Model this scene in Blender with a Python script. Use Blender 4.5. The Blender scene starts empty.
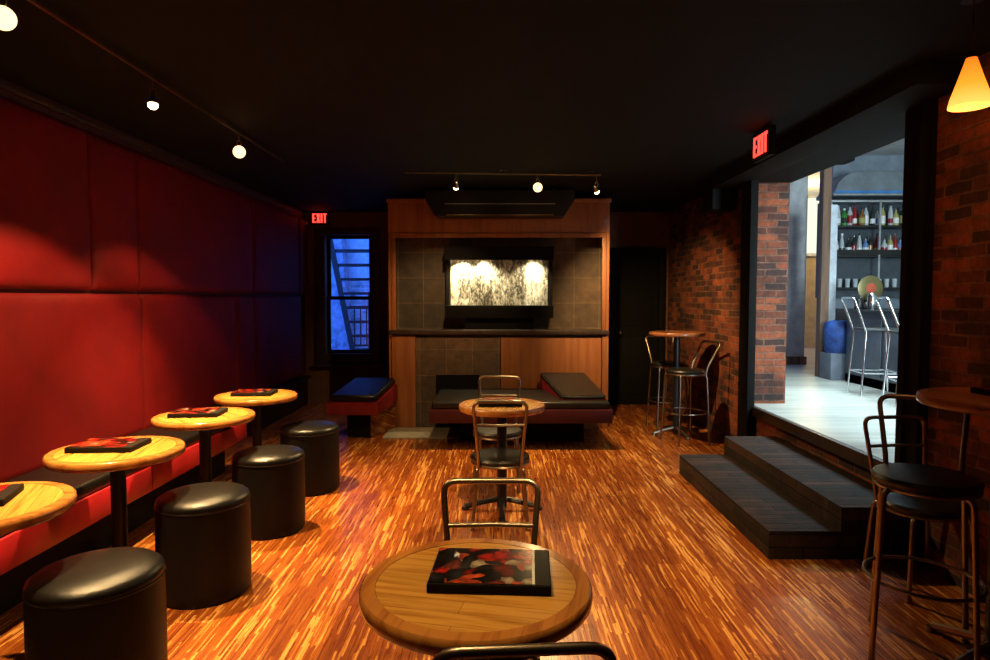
import bpy, bmesh, math, random
from mathutils import Vector, Matrix
R = math.radians
random.seed(7)
S = bpy.context.scene
COL = S.collection

# ---------------- camera, world, exposure ----------------
cam_d = bpy.data.cameras.new('camera'); cam = bpy.data.objects.new('camera', cam_d); COL.objects.link(cam)
cam_d.sensor_width = 36; cam_d.lens = 640 / 990 * 36; cam_d.clip_start = 0.02
cam.location = (0, 0, 1.5)
cam.rotation_euler = (R(90) - math.atan(32 / 640), 0, math.atan(2 / 640))
S.camera = cam
S.view_settings.view_transform = 'Standard'; S.view_settings.look = 'None'
S.view_settings.exposure = 0.0; S.view_settings.gamma = 1.0
S.view_settings.use_curve_mapping = False
W = bpy.data.worlds.new('sky'); S.world = W; W.use_nodes = True
W.node_tree.nodes['Background'].inputs[0].default_value = (0.045, 0.19, 1.0, 1)
W.node_tree.nodes['Background'].inputs[1].default_value = 5.0

def lamp(kind, name, loc, target, power, color, size=0.05, angle=60, blend=0.6, parent=None, size_y=None):
    d = bpy.data.lights.new(name, kind); o = bpy.data.objects.new(name, d); COL.objects.link(o)
    d.energy = power; d.color = color
    if kind == 'AREA':
        d.shape = 'RECTANGLE'; d.size = size; d.size_y = size_y or size
    else:
        d.shadow_soft_size = size
    if kind == 'SPOT':
        d.spot_size = R(angle); d.spot_blend = blend
    o.location = loc
    if target is not None:
        o.rotation_euler = (Vector(target) - Vector(loc)).to_track_quat('-Z', 'Y').to_euler()
    if parent:
        o.parent = parent; o.matrix_parent_inverse = parent.matrix_basis.inverted()
    return o
WARM = (1.0, 0.64, 0.27)
# added area lights, out of view, that give the bar room its daylight
lamp('AREA', 'bar_front_fill', (3.55, 0.90, 2.15), (4.6, 8.6, 2.0), 420, (0.70, 0.91, 1.0), 1.05, size_y=1.8)
ceil_fill = lamp('AREA', 'bar_ceiling_fill', (3.75, 5.9, 3.46), (3.75, 5.9, 0), 150, (0.62, 0.88, 1.0), 1.2, size_y=2.4)  # added overhead fill for the bar floor, set in an invented skylight
ceil_fill.data.spread = R(100)

# ---------------- materials ----------------
class NT:
    def __init__(s, name):
        s.m = bpy.data.materials.new(name); s.m.use_nodes = True
        s.t = s.m.node_tree; s.b = s.t.nodes['Principled BSDF']
    def n(s, typ, **kw):
        x = s.t.nodes.new(typ)
        for k, v in kw.items():
            if k.startswith('i_'): x.inputs[k[2:].replace('_', ' ')].default_value = v
            else: setattr(x, k, v)
        return x
    def l(s, a, b): s.t.links.new(a, b)
    def math(s, op, a, b=None):
        x = s.t.nodes.new('ShaderNodeMath'); x.operation = op
        for i, v in enumerate((a, b)):
            if v is None: continue
            if isinstance(v, (int, float)): x.inputs[i].default_value = v
            else: s.l(v, x.inputs[i])
        return x.outputs[0]
    def ramp(s, fac, stops, interp='LINEAR'):
        x = s.t.nodes.new('ShaderNodeValToRGB'); x.color_ramp.interpolation = interp
        e = x.color_ramp.elements
        while len(e) < len(stops): e.new(0.5)
        for q, (p, c) in zip(e, stops): q.position = p; q.color = (*c, 1)
        s.l(fac, x.inputs[0]); return x.outputs[0]
    def mix(s, fac, a, b, mode='MIX'):
        x = s.t.nodes.new('ShaderNodeMix'); x.data_type = 'RGBA'; x.blend_type = mode
        for i, v in ((0, fac), (6, a), (7, b)):
            if isinstance(v, (int, float)): x.inputs[i].default_value = v
            elif isinstance(v, tuple): x.inputs[i].default_value = (*v, 1)
            else: s.l(v, x.inputs[i])
        return x.outputs[2]
    def coords(s, scale=(1, 1, 1), kind='Object'):
        c = s.t.nodes.new('ShaderNodeTexCoord'); m = s.t.nodes.new('ShaderNodeMapping')
        m.inputs['Scale'].default_value = scale
        s.l(c.outputs[kind], m.inputs[0]); return m.outputs[0]
    def noise(s, vec, scale=5, detail=4, rough=0.6):
        x = s.t.nodes.new('ShaderNodeTexNoise'); x.inputs['Scale'].default_value = scale
        x.inputs['Detail'].default_value = detail; x.inputs['Roughness'].default_value = rough
        s.l(vec, x.inputs['Vector']); return x.outputs[0]
    def bump(s, h, strength=0.3, dist=0.01):
        x = s.t.nodes.new('ShaderNodeBump'); x.inputs['Strength'].default_value = strength
        x.inputs['Distance'].default_value = dist
        s.l(h, x.inputs['Height']); s.l(x.outputs[0], s.b.inputs['Normal'])
    def base(s, c): 
        if isinstance(c, tuple): s.b.inputs['Base Color'].default_value = (*c, 1)
        else: s.l(c, s.b.inputs['Base Color'])

def plain(name, color, rough=0.5, metal=0.0, noise=0.12, nscale=8, bump=0.0, coat=0.0, bscale=120, spec=0.5):
    q = NT(name); v = q.coords()
    f = q.noise(v, nscale)
    c2 = tuple(max(0, c * (1 - noise * 2)) for c in color); c1 = tuple(min(1, c * (1 + noise)) for c in color)
    q.base(q.ramp(f, [(0.3, c2), (0.7, c1)]))
    q.b.inputs['Roughness'].default_value = rough; q.b.inputs['Metallic'].default_value = metal
    q.b.inputs['Coat Weight'].default_value = coat; q.b.inputs['Coat Roughness'].default_value = 0.15
    q.b.inputs['Specular IOR Level'].default_value = spec
    if bump: q.bump(q.noise(v, bscale, 2), bump, 0.004)
    return q.m

def emit(name, color, strength):
    q = NT(name); q.base((0.0, 0.0, 0.0)); q.b.inputs['Emission Color'].default_value = (*color, 1)
    q.b.inputs['Emission Strength'].default_value = strength
    return q.m

def strand_mat(name):
    q = NT(name)
    co = q.t.nodes.new('ShaderNodeTexCoord').outputs['Object']
    sp = q.n('ShaderNodeSeparateXYZ'); q.l(co, sp.inputs[0])
    x, y, z = sp.outputs
    u0 = q.math('ADD', x, z)           # a vertical face keeps its strands running along Y too
    wob = q.noise(q.coords((14, 5, 14)), 1, 3, 0.6)
    u = q.math('ADD', u0, q.math('MULTIPLY', wob, 0.010))
    def wn(a, b=None, off=0.0):
        n = q.t.nodes.new('ShaderNodeTexWhiteNoise'); n.noise_dimensions = '3D'
        cb = q.n('ShaderNodeCombineXYZ'); q.l(a, cb.inputs[0]); cb.inputs[2].default_value = off
        if b is not None: q.l(b, cb.inputs[1])
        q.l(cb.outputs[0], n.inputs['Vector']); return n.outputs['Value']
    def cells(width, length, off):
        col = q.math('FLOOR', q.math('DIVIDE', u, width))
        row = q.math('FLOOR', q.math('ADD', q.math('DIVIDE', y, length), q.math('MULTIPLY', wn(col, None, off), 9.0)))
        return wn(col, row, off + 1.5)
    c1 = cells(0.0105, 0.26, 0.0)
    c2 = cells(0.0062, 0.14, 5.0)
    pcol = q.math('FLOOR', q.math('DIVIDE', u0, 0.15))
    prow = q.math('FLOOR', q.math('ADD', q.math('DIVIDE', y, 1.2), q.math('MULTIPLY', wn(pcol, None, 9.0), 5.0)))
    pl = wn(pcol, prow, 11.0)
    fine = q.noise(q.coords((170, 6, 170)), 1, 2, 0.55)
    f = q.math('ADD', q.math('MULTIPLY', c1, 0.72), q.math('MULTIPLY', c2, 0.28))
    f = q.math('ADD', f, q.math('MULTIPLY', q.math('SUBTRACT', pl, 0.5), 0.16))
    c = q.ramp(f, [(0.10, (0.17, 0.034, 0.006)), (0.32, (0.25, 0.058, 0.008)), (0.66, (0.33, 0.090, 0.013)), (0.74, (0.46, 0.165, 0.030)), (0.84, (0.68, 0.32, 0.08))])
    c = q.mix(0.32, c, q.ramp(fine, [(0.36, (0.52, 0.46, 0.40)), (0.6, (1, 1, 1))]), 'MULTIPLY')
    c = q.mix(1.0, c, q.ramp(pl, [(0.0, (0.66, 0.62, 0.60)), (1.0, (1, 1, 1))]), 'MULTIPLY')
    q.base(c)
    q.l(q.ramp(fine, [(0.3, (0.24,) * 3), (0.7, (0.34,) * 3)]), q.b.inputs['Roughness'])
    q.b.inputs['Specular IOR Level'].default_value = 0.4
    q.bump(fine, 0.05, 0.002)
    return q.m

def brick_mat(name, c1, c2, mortar, dark, dark_amt=0.5, rough=0.85, bumpy=0.9, bw=0.205, rh=0.066, spec=.5):
    q = NT(name)
    co = q.t.nodes.new('ShaderNodeTexCoord').outputs['Object']
    ge = q.n('ShaderNodeNewGeometry')
    ab = q.n('ShaderNodeVectorMath', operation='ABSOLUTE'); q.l(ge.outputs['True Normal'], ab.inputs[0])
    sn = q.n('ShaderNodeSeparateXYZ'); q.l(ab.outputs[0], sn.inputs[0])
    sp = q.n('ShaderNodeSeparateXYZ'); q.l(co, sp.inputs[0])
    u = q.math('ADD', q.math('MULTIPLY', sp.outputs[0], q.math('ADD', sn.outputs[1], sn.outputs[2])), q.math('MULTIPLY', sp.outputs[1], sn.outputs[0]))
    v = q.math('ADD', q.math('MULTIPLY', sp.outputs[2], q.math('SUBTRACT', 1.0, sn.outputs[2])), q.math('MULTIPLY', sp.outputs[1], sn.outputs[2]))
    cb = q.n('ShaderNodeCombineXYZ'); q.l(u, cb.inputs[0]); q.l(v, cb.inputs[1])
    # wobble so the courses are not ruler straight
    nz = q.n('ShaderNodeTexNoise'); nz.inputs['Scale'].default_value = 7; q.l(co, nz.inputs['Vector'])
    wv = q.n('ShaderNodeVectorMath', operation='MULTIPLY_ADD'); q.l(nz.outputs['Color'], wv.inputs[0])
    wv.inputs[1].default_value = (0.03, 0.02, 0); q.l(cb.outputs[0], wv.inputs[2])
    br = q.n('ShaderNodeTexBrick'); q.l(wv.outputs[0], br.inputs['Vector'])
    br.inputs['Scale'].default_value = 1; br.inputs['Brick Width'].default_value = bw; br.inputs['Row Height'].default_value = rh
    br.inputs['Mortar Size'].default_value = 0.0075; br.inputs['Mortar Smooth'].default_value = 0.35; br.inputs['Bias'].default_value = 0.0
    br.inputs['Color1'].default_value = (*c1, 1); br.inputs['Color2'].default_value = (*c2, 1); br.inputs['Mortar'].default_value = (*mortar, 1)
    # per-brick dark ones + weathering
    w = q.n('ShaderNodeTexBrick'); q.l(wv.outputs[0], w.inputs['Vector'])
    for k in ('Scale', 'Brick Width', 'Row Height', 'Mortar Size'): w.inputs[k].default_value = br.inputs[k].default_value
    w.inputs['Color1'].default_value = (0, 0, 0, 1); w.inputs['Color2'].default_value = (1, 1, 1, 1); w.inputs['Mortar'].default_value = (0.4, 0.4, 0.4, 1)
    w.inputs['Bias'].default_value = 0.0; w.inputs['Mortar Smooth'].default_value = 0.1
    n1 = q.noise(co, 3.5, 5, 0.65)
    f = q.math('ADD', q.math('MULTIPLY', w.outputs[0], 0.45), q.math('MULTIPLY', n1, 0.9))
    fr = q.ramp(f, [(0.60, (0, 0, 0)), (0.85, (dark_amt,) * 3)])
    c = q.mix(fr, br.outputs[0], dark)
    n2 = q.noise(co, 34, 4, 0.7)
    c = q.mix(0.7, c, q.ramp(n2, [(0.3, (0.45,) * 3), (0.7, (1.0,) * 3)]), 'MULTIPLY')
    n3 = q.noise(co, 2.4, 6, 0.75)
    c = q.mix(1.0, c, q.ramp(n3, [(0.38, (0.36,) * 3), (0.58, (0.95,) * 3)]), 'MULTIPLY')
    q.base(c); q.b.inputs['Roughness'].default_value = rough; q.b.inputs['Specular IOR Level'].default_value = spec
    h = q.math('SUBTRACT', q.math('MULTIPLY', n2, 0.35), br.outputs['Fac'])
    q.bump(h, bumpy, 0.012)
    return q.m

def wood_mat(name, light, dark, axis='Y', scale=1.0, rough=0.3, coat=0.5, boards=0.0):
    q = NT(name)
    s = {'X': (2, 30, 30), 'Y': (30, 2, 30), 'Z': (30, 30, 2)}[axis]
    v = q.coords(tuple(k * scale for k in s))
    n = q.noise(v, 1, 6, 0.65)
    v2 = q.coords(tuple(k * scale * 0.25 for k in s)); n2 = q.noise(v2, 1, 2)
    f = q.math('ADD', q.math('MULTIPLY', n, 0.65), q.math('MULTIPLY', n2, 0.35))
    c = q.ramp(f, [(0.38, dark), (0.46, tuple((a + b) / 2 for a, b in zip(light, dark))), (0.54, light)])
    if boards:
        br = q.n('ShaderNodeTexBrick'); cb = q.n('ShaderNodeCombineXYZ'); sp = q.n('ShaderNodeSeparateXYZ')
        q.l(q.coords(), sp.inputs[0])
        a, b = {'X': (0, 1), 'Y': (1, 0), 'Z': (2, 0)}[axis]
        q.l(sp.outputs[a], cb.inputs[0]); q.l(sp.outputs[b], cb.inputs[1]); q.l(cb.outputs[0], br.inputs['Vector'])
        br.inputs['Scale'].default_value = 1; br.inputs['Brick Width'].default_value = 3; br.inputs['Row Height'].default_value = boards
        br.inputs['Mortar Size'].default_value = 0.001
        br.inputs['Color1'].default_value = (0.8, 0.8, 0.8, 1); br.inputs['Color2'].default_value = (1, 1, 1, 1); br.inputs['Mortar'].default_value = (0.5, 0.45, 0.4, 1)
        c = q.mix(1.0, c, br.outputs[0], 'MULTIPLY')
    q.base(c); q.b.inputs['Roughness'].default_value = rough; q.b.inputs['Coat Weight'].default_value = coat
    q.b.inputs['Coat Roughness'].default_value = 0.12
    q.bump(n, 0.06, 0.002)
    return q.m

def glassy(name, tint, rough=0.03, gloss=0.1):
    q = NT(name); t = q.t
    tr = q.n('ShaderNodeBsdfTransparent'); tr.inputs[0].default_value = (*tint, 1)
    gl = q.n('ShaderNodeBsdfGlossy'); gl.inputs['Roughness'].default_value = rough; gl.inputs[0].default_value = (1, 1, 1, 1)
    mx = q.n('ShaderNodeMixShader'); mx.inputs[0].default_value = gloss
    q.l(tr.outputs[0], mx.inputs[1]); q.l(gl.outputs[0], mx.inputs[2])
    q.l(mx.outputs[0], t.nodes['Material Output'].inputs[0])
    return q.m

M = {}
M['floor'] = strand_mat('strand_floor')
M['brick'] = brick_mat('red_brick', (0.42, 0.095, 0.028), (0.22, 0.04, 0.014), (0.30, 0.13, 0.07), (0.045, 0.02, 0.014), 0.9)
M['step_brick'] = brick_mat('dark_paver', (0.065, 0.030, 0.018), (0.025, 0.013, 0.009), (0.018, 0.011, 0.008), (0.02, 0.014, 0.01), 0.8, rough=0.8, bw=0.42, rh=0.078, spec=.2)
M['ceiling'] = plain('black_ceiling', (0.006, 0.006, 0.005), 0.8, bump=0.3, bscale=60, spec=.15)
M['black_paint'] = plain('black_paint', (0.006, 0.005, 0.004), 0.75, spec=.15)
M['black_metal'] = plain('black_metal', (0.015, 0.014, 0.013), 0.38, 0.3)
M['brown_wall'] = plain('brown_wall', (0.16, 0.07, 0.03), 0.8, bump=0.2)
M['red_vinyl'] = plain('red_vinyl', (0.15, 0.0037, 0.0045), 0.6, nscale=3, bump=0.35, bscale=170, spec=.2)
M['red_gloss'] = plain('red_lacquer', (0.40, 0.014, 0.018), 0.35, bump=0.05)
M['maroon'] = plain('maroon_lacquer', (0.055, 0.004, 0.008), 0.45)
M['leather_body'] = plain('black_leather_side', (0.004, 0.0038, 0.0035), 0.5, bump=0.2, bscale=220, spec=.22)
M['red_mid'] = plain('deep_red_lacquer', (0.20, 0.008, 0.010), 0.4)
M['leather'] = plain('black_leather', (0.006, 0.0055, 0.005), 0.30, bump=0.25, bscale=220, spec=.35)
M['leather_soft'] = plain('black_leather_worn', (0.012, 0.011, 0.009), 0.34, bump=0.25, bscale=200, spec=.4)
M['tube'] = plain('brushed_tube', (0.34, 0.27, 0.20), 0.33, 1.0, bump=0.03)
M['chrome'] = plain('chrome', (0.75, 0.78, 0.8), 0.15, 1.0)
M['brass'] = plain('brass', (0.55, 0.38, 0.16), 0.3, 1.0)
M['oak_top'] = wood_mat('oak_top', (0.68, 0.345, 0.065), (0.42, 0.17, 0.026), 'Y', 1.6, 0.25, 0.6, boards=0.06)
M['oak_rim'] = wood_mat('oak_rim', (0.50, 0.20, 0.04), (0.30, 0.09, 0.016), 'X', 1.0, 0.25, 0.6)
M['red_wood'] = wood_mat('red_tabletop', (0.34, 0.12, 0.04), (0.2, 0.06, 0.02), 'Y', 1.0, 0.3, 0.3)
M['panel_wood'] = wood_mat('panel_wood', (0.38, 0.135, 0.038), (0.28, 0.088, 0.024), 'Z', 0.7, 0.5, 0.1)
M['post_wood'] = wood_mat('post_wood', (0.22, 0.12, 0.07), (0.09, 0.045, 0.025), 'Z', 0.7, 0.6, 0.0)
M['dark_trim'] = wood_mat('dark_trim', (0.05, 0.028, 0.016), (0.02, 0.011, 0.007), 'Z', 0.6, 0.5, 0.1)
M['pale_floor'] = wood_mat('pale_boards', (0.50, 0.47, 0.40), (0.33, 0.30, 0.25), 'X', 0.5, 0.32, 0.2, boards=0.09)
M['white_wall'] = plain('white_wall', (0.62, 0.62, 0.60), 0.8)
M['tan_wall'] = plain('tan_wall', (0.5, 0.36, 0.16), 0.8)
M['blue_stripe'] = plain('blue_stripe', (0.05, 0.22, 0.55), 0.4)
M['steel'] = plain('steel', (0.45, 0.47, 0.48), 0.35, 0.8)
M['page'] = plain('page_edge', (0.5, 0.48, 0.42), 0.7)
M['cord'] = plain('cord_black', (0.02, 0.015, 0.012), 0.6)
M['lamp_face'] = emit('lamp_face', (1.0, 0.72, 0.36), 12)
M['lamp_globe'] = emit('lamp_globe', (1.0, 0.68, 0.30), 2.6)
M['exit_red'] = emit('exit_letters', (1.0, 0.045, 0.03), 3.2)
M['exit_back'] = plain('exit_face', (0.02, 0.004, 0.004), 0.6)
M['glass'] = glassy('window_glass', (0.95, 0.97, 1.0))
M['plaque'] = plain('white_plastic', (0.7, 0.7, 0.66), 0.4)

def slate_mat():
    q = NT('slate_tiles'); co = q.coords()
    sp = q.n('ShaderNodeSeparateXYZ'); q.l(co, sp.inputs[0]); cb = q.n('ShaderNodeCombineXYZ')
    q.l(sp.outputs[0], cb.inputs[0]); q.l(q.math('ADD', sp.outputs[2], sp.outputs[1]), cb.inputs[1])
    br = q.n('ShaderNodeTexBrick'); br.offset = 0.0; q.l(cb.outputs[0], br.inputs['Vector'])
    br.inputs['Scale'].default_value = 1; br.inputs['Brick Width'].default_value = 0.30; br.inputs['Row Height'].default_value = 0.30
    br.inputs['Mortar Size'].default_value = 0.004
    br.inputs['Color1'].default_value = (0.20, 0.115, 0.06, 1); br.inputs['Color2'].default_value = (0.085, 0.07, 0.055, 1); br.inputs['Mortar'].default_value = (0.27, 0.18, 0.11, 1)
    n = q.noise(co, 9, 6, 0.7)
    c = q.mix(0.8, br.outputs[0], q.ramp(n, [(0.3, (0.3, 0.3, 0.3)), (0.7, (1, 0.95, 0.85))]), 'MULTIPLY')
    q.base(c); q.b.inputs['Roughness'].default_value = 0.55; q.bump(n, 0.4, 0.01); return q.m
M['slate'] = slate_mat()

def water_mat():
    q = NT('rippled_water_glass'); co = q.coords((1, 1, 0.45))
    n = q.noise(co, 38, 6, 0.8); n2 = q.noise(q.coords((1, 1, 0.35)), 5, 3, 0.6)
    f = q.math('ADD', q.math('MULTIPLY', n, 0.6), q.math('MULTIPLY', n2, 0.4))
    q.base(q.ramp(f, [(0.44, (0.03, 0.026, 0.02)), (0.52, (0.35, 0.32, 0.25)), (0.62, (0.95, 0.93, 0.82))]))
    q.b.inputs['Roughness'].default_value = 0.4; q.bump(n, 0.8, 0.01); return q.m
M['water'] = water_mat()

def menu_mat(name, seed):
    q = NT(name); v = q.coords((1, 1, 1))
    off = q.n('ShaderNodeVectorMath', operation='ADD'); q.l(v, off.inputs[0]); off.inputs[1].default_value = (seed * 1.7, seed * 2.3, 0)
    nz = q.n('ShaderNodeTexNoise'); nz.inputs['Scale'].default_value = 14; q.l(off.outputs[0], nz.inputs['Vector'])
    ad = q.n('ShaderNodeVectorMath', operation='MULTIPLY_ADD'); q.l(nz.outputs['Color'], ad.inputs[0]); ad.inputs[1].default_value = (0.07, 0.07, 0); q.l(off.outputs[0], ad.inputs[2])
    vo = q.n('ShaderNodeTexVoronoi'); vo.inputs['Scale'].default_value = 27; q.l(ad.outputs[0], vo.inputs['Vector'])
    sp = q.n('ShaderNodeSeparateColor'); q.l(vo.outputs['Color'], sp.inputs[0])
    c = q.ramp(sp.outputs[0], [(0.0, (0.008, 0.007, 0.006)), (0.30, (0.50, 0.018, 0.012)), (0.50, (0.75, 0.10, 0.03)), (0.70, (0.03, 0.028, 0.03)), (0.84, (0.62, 0.50, 0.36)), (0.92, (0.25, 0.04, 0.02))], 'CONSTANT')
    sh = q.ramp(vo.outputs['Distance'], [(0.1, (1.0, 1.0, 1.0)), (0.6, (0.25, 0.22, 0.22))])
    c = q.mix(0.8, c, sh, 'MULTIPLY')
    n = q.noise(off.outputs[0], 60, 3); c = q.mix(0.6, c, q.ramp(n, [(0.35, (0.3,) * 3), (0.65, (1,) * 3)]), 'MULTIPLY')
    q.base(c); q.b.inputs['Roughness'].default_value = 0.22; q.b.inputs['Coat Weight'].default_value = 0.5; return q.m

# ---------------- mesh builder ----------------
def fillet(pts, r=0.04, n=5, closed=False):
    pts = [Vector(p) for p in pts]; out = []
    N = len(pts)
    for i, p in enumerate(pts):
        if not closed and i in (0, N - 1): out.append(p); continue
        a, b = pts[i - 1], pts[(i + 1) % N]
        da, db = (a - p), (b - p)
        ra = min(r, da.length * 0.49); rb = min(r, db.length * 0.49)
        p0 = p + da.normalized() * ra; p1 = p + db.normalized() * rb
        for k in range(n + 1):
            t = k / n; out.append(p0 * (1 - t) ** 2 + p * 2 * t * (1 - t) + p1 * t * t)
    return out

class MB:
    def __init__(s): s.bm = bmesh.new(); s.M = Matrix()
    def box(s, x0, x1, y0, y1, z0, z1, bev=0.0, seg=2):
        r = bmesh.ops.create_cube(s.bm, size=1)
        vs = r['verts']
        for v in vs: v.co = Vector(((x0 + x1) / 2 + v.co.x * (x1 - x0), (y0 + y1) / 2 + v.co.y * (y1 - y0), (z0 + z1) / 2 + v.co.z * (z1 - z0)))
        if bev:
            es = {e for v in vs for e in v.link_edges}
            bmesh.ops.bevel(s.bm, geom=list(es), offset=bev, segments=seg, affect='EDGES', profile=0.6)
        return s
    def lathe(s, prof, c=(0, 0, 0), n=40, axis='Z', caps=True):
        c = Vector(c); rings = []
        for r, h in prof:
            ring = []
            for k in range(n):
                a = 2 * math.pi * k / n
                p = (r * math.cos(a), r * math.sin(a), h)
                if axis == 'X': p = (p[2], p[0], p[1])
                if axis == 'Y': p = (p[0], -p[2], p[1])
                ring.append(s.bm.verts.new(c + Vector(p)))
            rings.append(ring)
        for a, b in zip(rings, rings[1:]):
            for k in range(n):
                s.bm.faces.new((a[k], a[(k + 1) % n], b[(k + 1) % n], b[k]))
        if caps:
            if prof[0][0] > 1e-6: s.bm.faces.new(rings[0][::-1])
            if prof[-1][0] > 1e-6: s.bm.faces.new(rings[-1])
        return s
    def tube(s, pts, r=0.011, n=10, closed=False):
        pts = [Vector(p) for p in pts]; N = len(pts)
        rings = []; prev = None
        for i, p in enumerate(pts):
            if closed: t = (pts[(i + 1) % N] - pts[i - 1])
            else: t = pts[min(i + 1, N - 1)] - pts[max(i - 1, 0)]
            t.normalize()
            if prev is None:
                up = Vector((0, 0, 1)) if abs(t.z) < 0.9 else Vector((1, 0, 0))
                u = t.cross(up).normalized()
            else:
                u = (prev - t * prev.dot(t)).normalized()
            prev = u; v = t.cross(u)
            rings.append([s.bm.verts.new(p + (u * math.cos(2 * math.pi * k / n) + v * math.sin(2 * math.pi * k / n)) * r) for k in range(n)])
        prs = list(zip(rings, rings[1:])) + ([(rings[-1], rings[0])] if closed else [])
        for a, b in prs:
            for k in range(n): s.bm.faces.new((a[k], a[(k + 1) % n], b[(k + 1) % n], b[k]))
        if not closed: s.bm.faces.new(rings[0][::-1]); s.bm.faces.new(rings[-1])
        return s
    def ring(s, c, rad, r, n=36, z=0):
        return s.tube([(c[0] + rad * math.cos(2 * math.pi * k / n), c[1] + rad * math.sin(2 * math.pi * k / n), c[2]) for k in range(n)], r, 8, True)
    def prism(s, poly, d, bev=0.0):
        """polygon of 3D points extruded by vector d"""
        d = Vector(d); a = [s.bm.verts.new(Vector(p)) for p in poly]; b = [s.bm.verts.new(Vector(p) + d) for p in poly]
        fs = [s.bm.faces.new(a), s.bm.faces.new(b[::-1])]
        n = len(a)
        for k in range(n): fs.append(s.bm.faces.new((a[k], b[k], b[(k + 1) % n], a[(k + 1) % n])))
        bmesh.ops.recalc_face_normals(s.bm, faces=fs)
        if bev:
            es = {e for v in a + b for e in v.link_edges}
            bmesh.ops.bevel(s.bm, geom=list(es), offset=bev, segments=3, affect='EDGES')
        return s
    def hexa(s, lo, hi, bev=0.0, seg=3):
        """four bottom corners and four top corners"""
        a = [s.bm.verts.new(Vector(p)) for p in lo]; b = [s.bm.verts.new(Vector(p)) for p in hi]
        fs = [s.bm.faces.new(a[::-1]), s.bm.faces.new(b)]
        for k in range(4): fs.append(s.bm.faces.new((a[k], a[(k + 1) % 4], b[(k + 1) % 4], b[k])))
        bmesh.ops.recalc_face_normals(s.bm, faces=fs)
        if bev:
            es = {e for v in a + b for e in v.link_edges}
            bmesh.ops.bevel(s.bm, geom=list(es), offset=bev, segments=seg, affect='EDGES')
        return s
    def build(s, name, mat, parent=None, loc=None, rot=None, smooth=40, normals=True):
        if normals: bmesh.ops.recalc_face_normals(s.bm, faces=s.bm.faces)
        me = bpy.data.meshes.new(name); s.bm.to_mesh(me); s.bm.free()
        me.materials.append(M[mat] if isinstance(mat, str) else mat)
        if smooth:
            for p in me.polygons: p.use_smooth = True
            me.set_sharp_from_angle(angle=R(smooth))
        o = bpy.data.objects.new(name, me); COL.objects.link(o)
        if loc: o.location = loc
        if rot: o.rotation_euler = rot
        if parent: o.parent = parent
        return o

def tag(o, label, cat, group=None):
    o['label'] = label; o['category'] = cat
    if group: o['group'] = group
    return o
def struct(o): o['kind'] = 'structure'; return o
def thing(name, label, cat, loc=(0, 0, 0), rz=0, group=None):
    o = bpy.data.objects.new(name, None); COL.objects.link(o); o.location = loc; o.rotation_euler = (0, 0, rz)
    o.empty_display_size = 0.1
    return tag(o, label, cat, group)
def dup(o, loc, rz=0, label=None, parent=None, group=None):
    c = o.copy(); COL.objects.link(c)
    if parent is None:
        c.location = loc; c.rotation_euler = (0, 0, rz)
        if label: c['label'] = label
        if group: c['group'] = group
    else: c.parent = parent
    for ch in o.children: dup(ch, None, 0, None, c)
    return c

# ---------------- room shell ----------------
H = 2.70
XL, XR, YB, Y0 = -2.70, 2.40, 9.0, -2.2
struct(MB().box(XL - .15, XR + .36, Y0 - .15, YB + .15, -0.12, 0).build('floor', 'floor', smooth=0))
struct(MB().box(XL - .15, XR, Y0 - .15, YB + .15, H, H + 0.12).build('ceiling', 'ceiling', smooth=0))
struct(MB().box(XL - .15, XL, Y0 - .15, YB + .15, 0, H).build('wall_left', plain('left_wall_paint', (0.10, 0.02, 0.018), 0.7), smooth=0))
struct(MB().box(XL, XR + .36, Y0 - .15, Y0, 0, 3.5).build('wall_front', 'brown_wall', smooth=0))
# back wall with the window opening and the door recess
b = MB(); WX0, WX1, WZ0, WZ1 = -2.40, -1.76, 0.72, 2.38
b.box(XL, WX0, YB, YB + .15, 0, H).box(WX1, XR + .36, YB, YB + .15, 0, H).box(WX0, WX1, YB, YB + .15, 0, WZ0).box(WX0, WX1, YB, YB + .15, WZ1, H)
struct(b.build('wall_back', 'brown_wall', smooth=0))
# right wall: brick, with the wide opening to the bar room
OY0, OY1, OZ = 3.79, 6.10, 2.585
b = MB(); b.box(XR, XR + .36, Y0, OY0, 0, 3.5).box(XR, XR + .36, OY1, YB, 0, 3.5).box(XR, XR + .36, OY0, OY1, OZ + .02, 3.5)
b.box(XR + .02, XR + .36, OY0, OY1, 0, 0.47)
struct(b.build('wall_right', 'brick', smooth=0))
struct(MB().box(XR - .02, XR + .019, OY0 + .001, OY1 - .001, 0.40, 0.489, 0.004).build('trim_1', 'dark_trim'))
struct(MB().box(XR + .001, XR + .37, OY0 + .001, OY1 - .001, OZ, OZ + .018).build('trim_3', 'black_paint', smooth=0))
struct(MB().box(XL, XL + .03, Y0, YB, 2.635, 2.67, 0.006).build('trim_2', 'dark_trim'))
struct(MB().box(XL, XL + .02, 5.6, YB, 0, 0.40).box(XL, XL + .10, 5.62, 8.9, 0.385, 0.42, 0.005).build('baseboard_left', 'leather'))

# black lintel beam, posts and jambs round the opening
tag(MB().box(2.12, 2.399, 3.3, 6.4, 2.58, 2.699, 0.005).build('lintel_beam', 'black_paint'),
    'long black boxed beam running along the ceiling over the wide opening', 'beam')
b = MB(); b.box(2.372, 2.398, 3.54, 3.786, 0, 2.579, 0.004)
b.box(2.352, 2.372, 3.56, 3.60, 0, 2.579).box(2.352, 2.372, 3.70, 3.74, 0, 2.579)
tag(b.build('door_post', 'black_paint'), 'broad black post at the near side of the wide opening, beside the high stool', 'post')
tag(MB().box(2.33, 2.399, 5.93, 6.16, 0.0, 2.579, 0.004).build('door_post', 'black_paint'),
    'narrow black post at the far side of the wide opening, by the brick pier', 'post')
tag(MB().box(2.14, 2.38, 6.42, 6.75, 2.38, 2.69, 0.01).build('speaker_box', 'black_paint'),
    'black box hung in the ceiling corner above the brick wall', 'speaker')

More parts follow.
